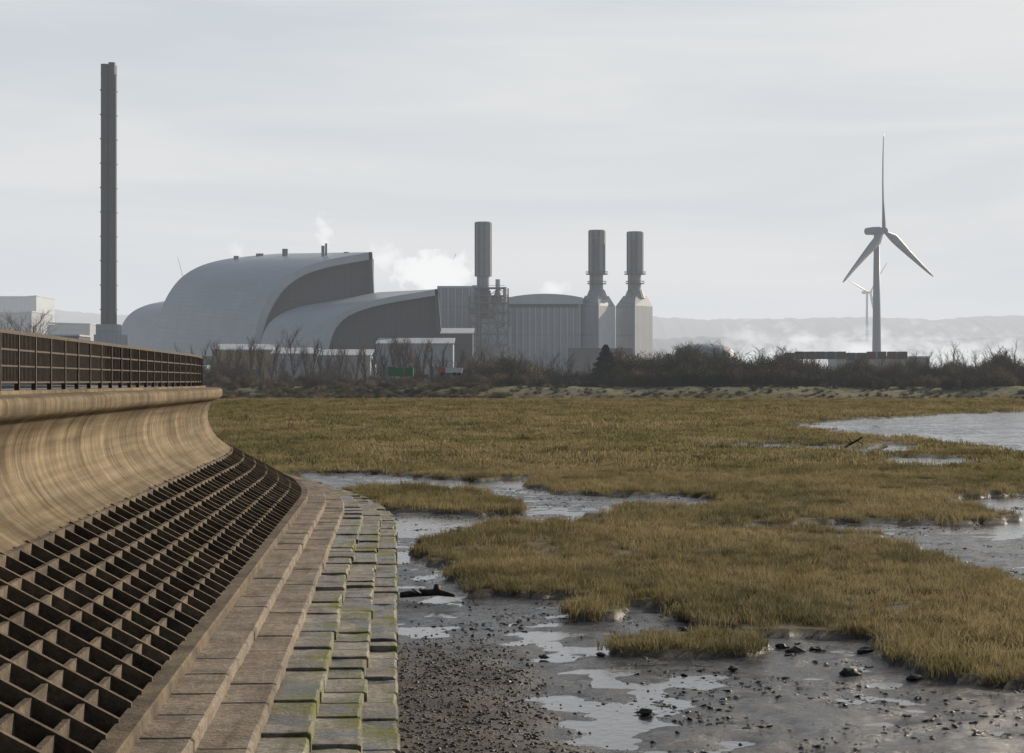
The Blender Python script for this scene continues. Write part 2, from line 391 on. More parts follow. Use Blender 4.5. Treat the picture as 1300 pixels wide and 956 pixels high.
N=60000; x=rng.uniform(-8,32,N); y=24+76*rng.random(N)**1.3; z,g,_,be=height(x,y)
k=(g<.5)&(lateral(x,y)>.3)&(fbm(x/1.5,y/1.5,4,88)>.55)&(np.abs(x)<.3*y+3); x=x[k];y=y[k];z=z[k];n_=len(x); sz=.014+.04*rng.random(n_)**3
scatter('mud_clods',np.stack([x,y,np.maximum(z,-.04)],1),np.stack([sz,sz,sz],1),np.stack([rng.normal(0,.2,n_),rng.normal(0,.2,n_),rng.uniform(0,6,n_)],1),rng.integers(0,4,n_),cc_)
print('clods',n_)
M_mudrock=plain('boulder_stone',(.05,.043,.035),.6,.5,6)
def rock(px,py,size):
    d=13520./(py-484); bm=bmesh.new(); bmesh.ops.create_icosphere(bm,subdivisions=2,radius=1)
    for v in bm.verts:
        k=1+random.uniform(-.28,.25); v.co*=k*size; v.co.z*=.6; v.co.x*=1.3
    me=bpy.data.meshes.new('boulder'); bm.to_mesh(me); bm.free(); me.materials.append(M_mudrock)
    o=bpy.data.objects.new('boulder',me); o.location=(gx(px,d),d,.02); link(o)
for a in[(1010,828,.15),(993,822,.10),(1098,828,.13),(1080,856,.16),(1162,862,.12),(868,800,.09),(762,832,.07),(1035,826,.10),(600,800,.06),(690,835,.07),(930,850,.07),(1003,834,.09),(820,905,.09)]: rock(*a)
mb=MB(); M_wood=plain('drift_wood',(.04,.03,.024),.7,.5,5)
d=13520./(762-484); x0=gx(508,d)
pts=[(x0,d,.12),(x0+.45,d+.1,.16),(x0+.9,d+.05,.18),(x0+1.3,d-.1,.12)]
for a,b,r1,r2 in zip(pts,pts[1:],(.07,.09,.08),(.09,.08,.04)): mb.tube(a,b,r1,r2,9)
mb.tube((x0+.85,d+.05,.15),(x0+.88,d+.15,.34),.10,.08,9); mb.tube((x0+.5,d,.15),(x0+.3,d-.3,.3),.04,.015,6)
mb.obj('drift_log',[M_wood],smooth=True)
mb=MB(); d=13520/(570-484.); x0=gx(1085,d); mb.tube((x0-.8,d,.1),(x0+.6,d,.9),.10,.06,8); mb.tube((x0-.2,d,.45),(x0-.5,d+.2,.95),.05,.03,6)
mb.tube((x0+.2,d,.65),(x0+.7,d,.3),.05,.02,6); mb.obj('drift_branch',[M_wood])
# ------------------------------------------------------------------ bushes and trees
M_b1=plain('bush_twigs_brown',(.125,.092,.062),.9,.45,.12); M_b2=plain('bush_leaves_dark',(.055,.058,.030),.9,.5,.12); M_b3=plain('reed_straw',(.24,.18,.10),.9,.3,.3)
cb=bpy.data.collections.new('bush_forms')
def bush(i,mat,nf,twig):
    mb=MB(); lobes=[(random.uniform(-.6,.6),random.uniform(-.5,.5),random.uniform(.2,.6),random.uniform(.15,.42)) for _ in range(9)]
    for k in range(nf):
        lx,ly,lz,lr=random.choice(lobes); v=Vector((random.gauss(0,1),random.gauss(0,1),random.gauss(0,1))).normalized()*lr*random.random()**.4
        c=Vector((lx,ly,max(.02,lz))) +v; 
        if c.z<0:c.z=-c.z*.5
        a=Vector((random.gauss(0,1),random.gauss(0,1),random.gauss(0,1))).normalized(); b=a.orthogonal().normalized(); q=random.uniform(.015,.045)
        mb.add([c-a*q,c+b*q*.7,c+a*q,c-b*q*.7],[(0,1,2,3)])
    for k in range(twig):
        a=random.uniform(0,6.28); e=random.uniform(.1,1.0); r=random.uniform(.5,1.05)
        p=Vector((random.uniform(-.3,.3),random.uniform(-.3,.3),0)); q=Vector((math.cos(a)*e*.8,math.sin(a)*e*.8,r*(1.1-.4*e)))
        mid=(p+q)/2+Vector((random.gauss(0,.05),)*3)
        mb.tube(p,mid,.014,.010,3); mb.tube(mid,q,.010,.005,3)
        for _ in range(4):
            o=mid.lerp(q,random.random()); mb.tube(o,o+Vector((random.gauss(0,.12),random.gauss(0,.12),random.uniform(.03,.2))),.007,.003,3)
    o=mb.obj('bush_%d'%i,[mat],dolink=False); cb.objects.link(o)
bush(0,M_b1,500,60); bush(1,M_b1,250,110); bush(2,M_b2,1100,30); bush(3,M_b2,900,50); bush(4,M_b3,800,60)
P=[];S=[];Rr=[];I=[]
def topline(px):
    xs=[0,60,120,270,330,400,470,560,640,660,700,760,790,830,870,930,1000,1060,1150,1220,1300,1400]
    ys=[458,456,458,462,466,470,473,470,456,450,460,454,444,440,438,442,450,454,452,454,450,450]
    return np.interp(px,xs,ys)
cl=rng.uniform(-60,1400,110)
for k in range(2300):
    px=random.choice(cl)+random.gauss(0,11) if random.random()<.68 else random.uniform(-60,1400)
    dd=random.uniform(602,665); x=gx(px,dd); zt=zat(x,dd)
    v=float(vn(np.array([px/14.]),np.array([.3]),5)[0])
    H=max(1.2,(gz(topline(px),dd)-zt)*(.34+.85*v*random.uniform(.5,1.15)))
    if 280<px<640 and random.random()<.4: H*=.6
    if dd<622: H*=.55
    dark=(640<px<1010 and random.random()<.5) or random.random()<.2
    i=random.choice([2,3]) if dark else random.choice([0,1,0,1,4] if px<640 else [0,1,1,1,4])
    w__=H*random.uniform(.6,1.05)
    P.append((x,dd,zt-.2));S.append((w__,w__,H*1.05));Rr.append((0,0,random.uniform(0,6.28)));I.append(i)
for k in range(1000):
    px=random.uniform(270,640) if k<550 else random.uniform(640,1400); dd=random.uniform(572,606); x=gx(px,dd); zt=zat(x,dd)
    h=random.uniform(.4,1.6)*(1.2 if k<550 else .8); P.append((x,dd,zt-.1));S.append((h*1.5,h,h));Rr.append((0,0,random.uniform(0,6.28)));I.append(random.choice([4,4,4,0,2]) if k<550 else random.choice([4,0,0,1,2]))
scatter('hedgerow_bushes',P,S,Rr,I,cb)
M_bark=plain('bare_tree_bark',(.11,.08,.058),.9,.3,.5)
def branch(mb,p,d,L,r,lv,up):
    for i in range(3):
        q=p+d*L/3; r2=r*.82; mb.tube(p,q,r,r2,4 if lv<2 else 3)
        if lv<4:
            for _ in range(2 if lv else 3):
                a=random.uniform(0,6.28); side=(d.orthogonal().normalized()); side.rotate(Quaternion(d,a))
                nd=(d*(.75+up)+side*random.uniform(.5,.9)+Vector((0,0,.25+up))).normalized()
                branch(mb,p.lerp(q,random.random()),nd,L*random.uniform(.4,.6)*(1 if lv else (1.1-.2*i)),r2*.6,lv+1 if lv else 1+ (random.random()<.3),up)
        p=q;r=r2; d=(d+Vector((random.gauss(0,.08),random.gauss(0,.08),.05))).normalized()
def tree_mesh(name,H,up):
    mb=MB(); branch(mb,Vector((0,0,0)),Vector((0,0,1)),H,.021*H,0,up)
    return mb.obj(name,[M_bark],dolink=False).data
tm=[tree_mesh('bare_tree_form',1.0,.05),tree_mesh('bare_tree_form',1.0,.1),tree_mesh('bare_tree_form',1.0,.2)]; pm=[tree_mesh('poplar_form',1.0,.9),tree_mesh('poplar_form',1.0,1.1)]
def tree(px,top,dd,pop,wide=1.):
    me=random.choice(pm if pop else tm); o=bpy.data.objects.new('bare_poplar_tree' if pop else 'bare_tree',me); link(o)
    x=gx(px,dd); zt=zat(x,dd); H=gz(top,dd)-zt; zm=max(v.co.z for v in me.vertices)
    k=H/zm; o.scale=(k*wide,k*wide,k); o.rotation_euler=(0,0,random.uniform(0,6)); o.location=(x,dd,zt-.2)
for px,tp in[(258,428),(270,432),(280,425),(290,434),(300,430),(310,436),(318,420),(330,430),(345,426),(358,434),(388,430),(398,424),(407,428),(418,430),(425,436),(432,432),(440,426),(452,430),(463,422),(475,428),(487,425),(500,422),(510,416),(516,424),(522,418),(529,426),(536,422),(548,428),(562,430),(230,432),(243,434),(585,438),(615,436)]:
    tree(px,tp,random.uniform(632,675),True,1.4)
for px,tp in[(372,405),(350,436),(20,385),(42,384),(8,392),(660,440),(690,438),(720,444),(748,446),(790,444),(845,438),(870,432),(900,436),(922,428),(940,436),(965,434),(990,430),(1020,438),(1050,444),(1075,440),(1120,442),(1145,446),(1165,440),(1195,434),(1210,428),(1240,436),(1262,432),(1290,426),(600,432),(635,430),(585,436),(415,440),(480,446),(530,444),(300,444),(440,446),(560,446),(620,442),(680,444),(705,440),(820,442),(1005,440),(1100,446),(1225,440),(1275,438),(1180,438),(1250,438)]:
    tree(px,tp,random.uniform(628,680),False,random.uniform(.9,1.3))
mb=MB()
for k in range(2600):
    z=random.random()**.8; rr=(1-z)*.42*(.6+.4*abs(math.sin(z*22)))*math.sqrt(random.random())+.02; a=random.uniform(0,6.28)
    c=Vector((rr*math.cos(a),rr*math.sin(a),.1+z*.9)); a_=Vector((math.cos(a),math.sin(a),-.4)).normalized(); b_=Vector((random.gauss(0,1),random.gauss(0,1),random.gauss(0,1))).normalized(); q=.03
    mb.add([c-a_*q,c+b_*q*.6,c+a_*q,c-b_*q*.6],[(0,1,2,3)])
mb.tube((0,0,0),(0,0,.9),.03,.01,6)
o=mb.obj('pine_tree',[plain('pine_needles',(.03,.036,.018),.9)]); dd=622; o.location=(gx(769,dd),dd,3.4); k=gz(438,dd)-3.4; o.scale=(k*1.3,k*1.3,k)
# ------------------------------------------------------------------ energy-from-waste building
def mat_roof(name,c,sx,sy,dark=.6):
    m=NT(name); uv=m.uv(); sp=m.n('ShaderNodeSeparateXYZ',Vector=uv)
    fx=m.math('FRACT',m.math('MULTIPLY',sp.outputs[0],sx)); fy=m.math('FRACT',m.math('MULTIPLY',sp.outputs[1],sy))
    l=m.math('MAXIMUM',m.math('LESS_THAN',fx,.10),m.math('LESS_THAN',fy,.05))
    n=m.noise(uv,6,5,.6); base=m.mix(m.ramp(n,.35,.65),tuple(k*.85 for k in c),c)
    n2=m.noise(m.mapping(uv,(30,3,1)),1,4); base=m.mix(m.ramp(n2,.45,.7),base,tuple(k*.86 for k in c))
    m.bsdf(m.mix(l,base,tuple(k*dark for k in c)),.38,spec=.7); return m.m
M_roof=mat_roof('standing_seam_roof',(.43,.455,.475),40,9,.76)
M_rim=plain('roof_rim_metal',(.48,.50,.52),.5,.1,.1)
def mat_clad(name,c,per,dark=.7,hper=None):
    m=NT(name); sp=m.n('ShaderNodeSeparateXYZ',Vector=m.pos())
    f=m.math('LESS_THAN',m.math('FRACT',m.math('MULTIPLY',m.math('ADD',sp.outputs[0],m.math('MULTIPLY',sp.outputs[1],.73)),1/per)),.16)
    if hper: f=m.math('MAXIMUM',f,m.math('LESS_THAN',m.math('FRACT',m.math('MULTIPLY',sp.outputs[2],1/hper)),.08))
    n=m.noise(m.pos(),.12,5,.6); b=m.mix(m.ramp(n,.35,.65),tuple(k*.85 for k in c),c)
    st=m.noise(m.mapping(m.pos(),(.9,.9,.05)),1,4); b=m.mix(m.ramp(st,.45,.75),b,tuple(k*.78 for k in c))
    m.bsdf(m.mix(f,b,tuple(k*dark for k in c)),.6,spec=.35); return m.m
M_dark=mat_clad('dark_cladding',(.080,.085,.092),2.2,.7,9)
M_grey=mat_clad('grey_cladding',(.34,.355,.375),3.2,.75,12)
M_lgrey=mat_clad('light_cladding',(.50,.52,.55),2.6,.85)
M_steel=plain('galvanised_steel',(.16,.165,.17),.55,.3,.5); M_stk=mat_clad('stack_steel',(.30,.305,.31),1.7,.6)
efw=empty('energy_from_waste_plant')
def dens(pts,k=5):
    out=[];P_=[pts[0]]+pts+[pts[-1]]
    for i in range(1,len(P_)-2):
        for j in range(k):
            t=j/k;a,b,c,d=[np.array(q,float) for q in P_[i-1:i+3]]
            out.append(tuple(.5*((2*b)+(-a+c)*t+(2*a-5*b+4*c-d)*t*t+(-a+3*b-3*c+d)*t**3)))
    out.append(tuple(pts[-1])); return out
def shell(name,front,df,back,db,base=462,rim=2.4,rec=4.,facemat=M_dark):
    par=efw; Fp=dens(front);Bp=dens(back); n=len(Fp)
    f3=[(gx(a,df),df,gz(b,df)) for a,b in Fp]; b3=[(gx(a,db),db,gz(b,db)) for a,b in Bp]
    m=14; X=np.zeros((m,n));Y=X.copy();Z=X.copy();UV=np.zeros((m,n,2))
    for i in range(m):
        t=i/(m-1)
        for j in range(n):
            X[i,j]=f3[j][0]*(1-t)+b3[j][0]*t;Y[i,j]=f3[j][1]*(1-t)+b3[j][1]*t;Z[i,j]=f3[j][2]*(1-t)+b3[j][2]*t;UV[i,j]=(j/(n-1),t)
    grid_obj(name+'_roof',X,Y,Z,[M_roof],uv=UV,parent=par)
    mb=MB(); inn=[]
    for j in range(n):
        a=np.array(f3[max(0,j-1)])[[0,2]];b=np.array(f3[min(n-1,j+1)])[[0,2]];t=b-a;t/=np.linalg.norm(t); nn=np.array([t[1],-t[0]])
        inn.append((f3[j][0]+nn[0]*rim,df,f3[j][2]+nn[1]*rim))
    out=[(x,y-.3,z) for x,y,z in f3]; vs=out+[(x,y-.3,z) for x,y,z in inn]+[(x,y+rec,z) for x,y,z in inn]
    fs=[]
    for j in range(n-1): fs+=[(j,j+1,n+j+1,n+j),(n+j,n+j+1,2*n+j+1,2*n+j)]
    mb.add(vs,fs); 
    vs=out+f3; mb.add(vs,[(j,j+1,n+j+1,n+j) for j in range(n-1)])
    mb.obj(name+'_rim',[M_rim],par)
    zb=gz(base,df); mb=MB(); vs=[(x,y+rec,z) for x,y,z in inn]+[(x,y+rec,zb) for x,y,z in inn]
    mb.add(vs,[(j,n+j,n+j+1,j+1) for j in range(n-1)])
    e=f3[-1];g=b3[-1]; mb.add([(e[0],e[1],e[2]),(e[0]+2,e[1],zb),(g[0]+2,g[1],zb),g],[(0,1,2,3)])
    mb.add(b3+[(x,y,zb) for x,y,z in b3],[(j,j+1,n+j+1,n+j) for j in range(n-1)])
    mb.add([(e[0],e[1]-.3,e[2]),(e[0],e[1]+rec,e[2]),(e[0]+2.1,e[1]+rec,zb),(e[0]+2.1,e[1]-.3,zb),(e[0]-1.2,e[1]-.3,e[2]),(e[0]-.2,e[1]-.3,zb)],[(0,1,2,3),(0,3,5,4)])
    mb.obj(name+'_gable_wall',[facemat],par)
shell('main_shell',[(320,452),(323,430),(330,402),(342,377),(358,357),(382,341),(412,331),(442,325),(472,320)],800,
      [(195,452),(198,422),(205,392),(217,368),(233,350),(256,337),(286,329),(318,325),(352,322)],860,rim=2.8)
shell('front_shell',[(408,455),(411,436),(417,418),(427,404),(442,393),(465,384),(495,377),(525,372),(556,367)],765,
      [(328,455),(331,436),(336,420),(345,407),(360,397),(383,389),(415,383),(447,377),(480,371)],797,rim=2.2,rec=3.)
shell('rear_shell',[(196,452),(198,438),(203,420),(210,406),(220,396),(236,389),(256,384),(276,381),(300,380)],868,
      [(147,452),(149,436),(153,418),(160,404),(171,394),(187,387),(205,383),(225,380),(250,378)],895,rim=1.5)
mb=MB()
for px,a,b,w_,dd in[(362,323,316,2.2,840),(410,326,312,1.2,815),(414,326,309,.8,816),(300,328,325,2,855),(330,325,322,3,856),(440,322,320,2,815)]:
    mb.box(gx(px,dd),dd,gz(a+4,dd),gz(b,dd),w_,w_)
mb.obj('roof_vents',[M_steel],efw)
mb=MB()
for px0,px1,tp,dd,mi in[(478,575,437,735,1),(560,600,424,760,0),(270,345,445,720,2),(345,400,450,700,1),(395,470,452,712,1)]:
    x0,x1=gx(px0,dd),gx(px1,dd); mb.box((x0+x1)/2,dd+8,3,gz(tp,dd),x1-x0,16,0,mi)
    z_=gz(tp,dd); mb.add([(x0-.4,dd-.4,z_),(x1+.4,dd-.4,z_),(x1+.4,dd+16.4,z_+2.2),(x0-.4,dd+16.4,z_+2.2),(x0-.4,dd-.4,z_+.4),(x1+.4,dd-.4,z_+.4),(x1+.4,dd+16.4,z_+2.6),(x0-.4,dd+16.4,z_+2.6)],[(0,3,2,1),(4,5,6,7),(0,1,5,4),(1,2,6,5),(2,3,7,6),(3,0,4,7)],3)
    k=x0+4
    while k<x1-4: mb.box(k,dd-.05,3.5,3.5+(z_-3)*.45,3.4,.2,0,0 if mi else 1); k+=random.uniform(7,13)
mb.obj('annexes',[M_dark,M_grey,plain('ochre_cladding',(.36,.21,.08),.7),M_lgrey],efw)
st=empty('chimney_stack'); mb=MB(); dd=800; cx=gx(138,dd); H=gz(82,dd)
for ax,ay,hz in((-1.45,-1.3,H),(1.45,-1.3,H+.6),(-1.45,1.5,H+.3),(1.45,1.5,H-.2)):
    mb.lathe(cx+ax,dd+ay,[(1.42,3),(1.42,hz-4),(1.5,hz-4),(1.5,hz-3.6),(1.42,hz-3.6),(1.42,hz),(1.15,hz),(1.15,hz-1)],20)
mb.obj('flues',[plain('stack_dark_steel',(.048,.053,.062),.5,.25,.2)],st,smooth=False)
mb=MB(); z=14
while z<H-3: mb.box(cx,dd,z,z+.35,5.9,5.8); z+=9.5
mb.box(cx+3.1,dd-2,4,H-4,.25,.9); mb.box(cx,dd,3,H-6,1.2,3.2); mb.obj('brace_bands',[plain('stack_band_steel',(.04,.043,.05),.5)],st)
mb=MB(); mb.box(cx,dd,3,gz(412,dd),8.5,8); mb.box(cx+1,dd-1,3,gz(425,dd),11,11); mb.obj('base_housing',[M_grey],st)
# ------------------------------------------------------------------ power station
ps=empty('gas_power_station')
mb=MB()
def bx(px0,px1,tp,dd,dep,mi=0,z0=2.5):
    x0,x1=gx(px0,dd),gx(px1,dd); mb.box((x0+x1)/2,dd+dep/2,z0,gz(tp,dd),x1-x0,dep,0,mi)
bx(555,601,365,862,40,0); bx(555,602,363,861.5,41,2,gz(366,861)); bx(600,650,377,865,40,0)
bx(646,737,384,850,45,0)
vs=[];n_=9
for y_ in(849.,896.):
    for i in range(n_):
        t=i/(n_-1); vs.append((gx(644+96*t,850),y_,gz(384-11*math.sin(math.pi*(.12+.76*t))**.6,850)))
mb.add(vs,[(i,i+1,n_+i+1,n_+i) for i in range(n_-1)],2); mb.add(vs[:n_]+[(v[0],v[1],gz(386,850)) for v in vs[:n_]],[(i,n_+i,n_+i+1,i+1) for i in range(n_-1)],2)
for k in range(12):
    px=648+k*8; mb.box(gx(px,850),849.8,3,gz(385,850),.5,.5,0,2)
mb.box(gx(690,850),849.6,gz(390,850),gz(386,850),28,.5,0,1)
for k in range(5): mb.box(gx(560+k*9,862),861.6,3,gz(366,862),.5,.5,0,2)
mb.box(gx(760,850),836,3,gz(443,850),26,10,0,1)
mb.obj('turbine_hall',[M_grey,M_dark,M_rim],ps)
def hrsg(pxl,pxm,pxr,top,dd,sx,stop,name):
    mb=MB(); xl,xm,xr=gx(pxl,dd),gx(pxm,dd),gx(pxr,dd); zt=gz(top,dd)
    dl=9.;dr=12.
    A=(xl,dd+dl);B=(xm,dd);Cc=(xr,dd+dr);D=(xl+xr-xm,dd+dl+dr)
    vs=[(p[0],p[1],2.5) for p in(A,B,Cc,D)]+[(p[0],p[1],zt) for p in(A,B,Cc,D)]
    mb.add(vs,[(0,1,5,4)],0); mb.add(vs,[(1,2,6,5),(2,3,7,6),(3,0,4,7)],1)
    cxx,cyy=gx(sx,dd),dd+10; rt=5.0; zc=zt+4.4
    tp=[(cxx+rt*a,cyy+rt*b,zc) for a,b in((-1,-.3),(0,-1),(1,.1),(0,1))]
    mb.add([(p[0],p[1],zt+.02) for p in(A,B,Cc,D)]+tp,[(0,1,5,4),(1,2,6,5),(2,3,7,6),(3,0,4,7),(4,5,6,7)],0)
    mb.obj(name+'_housing',[M_grey,M_lgrey],ps)
    mb=MB(); zs=gz(stop,dd); r=3.35; zp=gz(347,dd)
    mb.lathe(cxx,cyy,[(4.6,zc-1),(3.4,zc+2.2),(2.6,zc+3),(2.6,zp)],20)
    mb.lathe(cxx,cyy,[(2.6,zp),(r,zp+.1),(r,zs),(r-.4,zs),(r-.4,zs-2)],20)
    mb.obj(name+'_stack',[M_stk],ps)
    mb=MB()
    for a in range(8):
        t=a*math.pi/4+.2; mb.box(cxx+math.cos(t)*(r+.05),cyy+math.sin(t)*(r+.05),zp+.1,zs-.3,.4,.7,t)
    mb.lathe(cxx,cyy,[(r,zp),(r+1.2,zp),(r+1.2,zp+.3),(r,zp+.3)],16,cap=False)
    mb.lathe(cxx,cyy,[(2.6,zp-4),(3.9,zp-4),(3.9,zp-3.7),(2.6,zp-3.7)],16,cap=False)
    for zz,rr in((zp,r+1.2),(zp-4,3.9)):
        mb.lathe(cxx,cyy,[(rr,zz+1.1),(rr+.08,zz+1.1),(rr+.08,zz+1.25),(rr,zz+1.25)],16,cap=False)
        for a in range(12):
            t=a*math.pi/6; mb.box(cxx+rr*math.cos(t),cyy+rr*math.sin(t),zz,zz+1.2,.12,.12)
    mb.box(cxx-2.9,cyy-2,zc,zp,.5,.5); mb.box(cxx-.8,cyy-r-.4,zp+2,zs-4,.9,.5); mb.obj(name+'_stack_platforms',[M_steel],ps)
hrsg(735,760,783,388,845,759,290,'boiler_a'); hrsg(783,806,831,388,858,808,292,'boiler_b')
dd=840; cx=gx(613,dd); mb=MB(); zs=gz(280,dd); zp=gz(350,dd)
mb.lathe(cx,dd+8,[(2.6,4),(2.6,zp),(3.3,zp+.1),(3.3,zs),(2.9,zs),(2.9,zs-2)],20); mb.obj('boiler_c_stack',[M_stk],ps)
mb=MB()
for a in range(8):
    t=a*math.pi/4+.2; mb.box(cx+math.cos(t)*3.35,dd+8+math.sin(t)*3.35,zp+.1,zs-.3,.4,.7,t)
x0,x1=gx(596,dd),gx(645,dd); xs=np.linspace(x0,x1,5); lv=[gz(v,dd) for v in(438,424,410,397,385,376,366,357)]
for j,x in enumerate(xs):
    tp=lv[-1] if j in(1,) else lv[-2] if j!=0 else lv[-3]
    for y_ in(dd,dd+9): mb.box(x,y_,3,tp,.55,.55)
for i,z in enumerate(lv[:-1]):
    mb.box((x0+x1)/2,dd+4.5,z,z+.45,(x1-x0)*(1 if i<5 else .8),9.6); mb.box((x0+x1)/2,dd-.3,z+1.1,z+1.25,(x1-x0)*(1 if i<5 else .8),.1)
    if i<6:
        for j in range(4):
            if (i+j)%2: mb.tube((xs[j],dd,z),(xs[j+1],dd,lv[i+1]),.18,.18)
            else: mb.tube((xs[j+1],dd,z),(xs[j],dd,lv[i+1]),.18,.18)
for k in range(26):
    x=random.uniform(x0,x1-2); i=random.randrange(0,6); mb.box(x,dd+random.uniform(1,8),lv[i]+.4,lv[i]+random.uniform(1.5,4),random.uniform(.8,2.6),random.uniform(1,2.5))
mb.obj('lattice_tower',[M_steel],ps)
mb=MB()
mb.lathe(gx(632,dd),dd+4,[(2.2,3),(2.2,gz(378,dd)),(1.4,gz(372,dd)),(1.0,gz(368,dd)),(1.0,gz(354,dd))],14)
mb.lathe(gx(602,dd),dd+3,[(1.1,3),(1.1,gz(362,dd))],10); mb.lathe(gx(641,dd),dd+3,[(.8,3),(.8,gz(364,dd))],10)
mb.box(gx(622,dd),dd+4,gz(440,dd),gz(405,dd),7,6); mb.box(gx(640,dd),dd+4,gz(440,dd),gz(415,dd),6,6); mb.obj('vessels',[M_lgrey],ps)
M_white=plain('white_paint',(.55,.56,.57),.6,.1)
mb=MB(); dd=760; mb.lathe(gx(895,dd),dd,[(11,3),(11,gz(446,dd)),(9,gz(441,dd)),(6,gz(438,dd)),(2.5,gz(436.5,dd)),(.01,gz(436,dd))],28); mb.obj('storage_tank',[M_grey],smooth=True)
def shed(name,px0,px1,tp,dd,dep,m1,m2,slope=0):
    e=empty(name); mb=MB(); x0,x1=gx(px0,dd),gx(px1,dd); z=gz(tp,dd)
    mb.box((x0+x1)/2,dd+dep/2,3,z,x1-x0,dep); nb=max(2,int((x1-x0)/6))
    mb.obj('walls',[m1],e)
    mb=MB(); zl=z+slope
    mb.add([(x0-.4,dd-.5,zl),(x1+.4,dd-.5,z+.03),(x1+.4,dd+dep+.5,z+.03),(x0-.4,dd+dep+.5,zl),(x0-.4,dd-.5,zl+.6),(x1+.4,dd-.5,z+.63),(x1+.4,dd+dep+.5,z+.63),(x0-.4,dd+dep+.5,zl+.6)],[(0,3,2,1),(4,5,6,7),(0,1,5,4),(1,2,6,5),(2,3,7,6),(3,0,4,7)]); mb.obj('roof',[m2],e)
    mb=MB()
    for i in range(nb): mb.box(x0+(i+.5)*(x1-x0)/nb,dd-.05,3.5,min(z-1,3+(z-3)*.6),(x1-x0)/nb*.55,.16)
    mb.obj('doors',[M_dark],e)
shed('warehouse',-60,40,396,1300,60,M_grey,M_lgrey,-3); shed('warehouse',60,114,412,1250,40,M_grey,M_lgrey,.8); shed('warehouse',-90,46,376,1500,60,M_lgrey,M_rim,-6)
shed('warehouse',1062,1180,454,900,25,M_dark,M_rim); shed('warehouse',60,100,427,720,20,M_dark,M_lgrey)
M_cont=[plain('container_red',(.12,.05,.035),.6),plain('container_blue',(.05,.06,.09),.6),plain('container_brown',(.09,.06,.045),.6),plain('container_green',(.03,.17,.055),.6)]
def container(px,py,dd,m,L=12.):
    e=empty('shipping_container'); mb=MB(); x=gx(px,dd); zb=gz(py,dd)
    mb.box(x,dd,zb,zb+2.6,L,2.4); k=0
    while k*.5<L-.3: mb.box(x-L/2+.2+k*.5,dd-1.22,zb+.15,zb+2.45,.22,.08); k+=1
    mb.obj('corrugated_body',[m],e); mb=MB()
    for a in(-1,1): mb.box(x+a*(L/2-.08),dd-1.25,zb-.02,zb+2.65,.2,.16)
    mb.box(x,dd-1.25,zb+2.5,zb+2.68,L-.4,.12); mb.obj('frame',[M_steel],e)
for i in range(12):
    container(1002+i*13.,456+random.choice([0,0,1.5]),720,M_cont[random.choice([0,1,2,2,2])],random.choice([3.4,3.0,3.4]))
for a,b in[(498,477),(507,478),(519,478)]: container(a,b,598,M_cont[3],2.6)
e=empty('dump_truck'); dd=598; x=gx(572,dd); z=max(gz(477,dd),zat(x,dd))
mb=MB(); mb.box(x+.0,dd,z+.5,z+.8,6.4,2.2); mb.obj('chassis',[M_dark],e)
mb=MB(); mb.add([(x-1.4,dd-1.2,z+.8),(x+3.3,dd-1.2,z+.8),(x+3.6,dd-1.2,z+2.3),(x-1.6,dd-1.2,z+2.3),(x-1.4,dd+1.2,z+.8),(x+3.3,dd+1.2,z+.8),(x+3.6,dd+1.2,z+2.3),(x-1.6,dd+1.2,z+2.3)],[(0,1,2,3),(5,4,7,6),(0,3,7,4),(1,5,6,2),(0,4,5,1)]); mb.obj('tipper_body',[M_white],e)
mb=MB(); mb.box(x-2.4,dd,z+.8,z+1.6,1.7,2.2); mb.box(x-2.3,dd,z+1.6,z+2.6,1.5,2.1,top=.85); mb.obj('cab',[plain('cab_red',(.5,.07,.03),.5)],e)
mb=MB()
for wx in(-2.4,1.2,2.5):
    for wy in(-1.1,1.1): mb.tube((x+wx,dd+wy-.15,z+.5),(x+wx,dd+wy+.15,z+.5),.5,.5,14)
mb.obj('wheels',[plain('rubber',(.02,.02,.02),.9)],e)
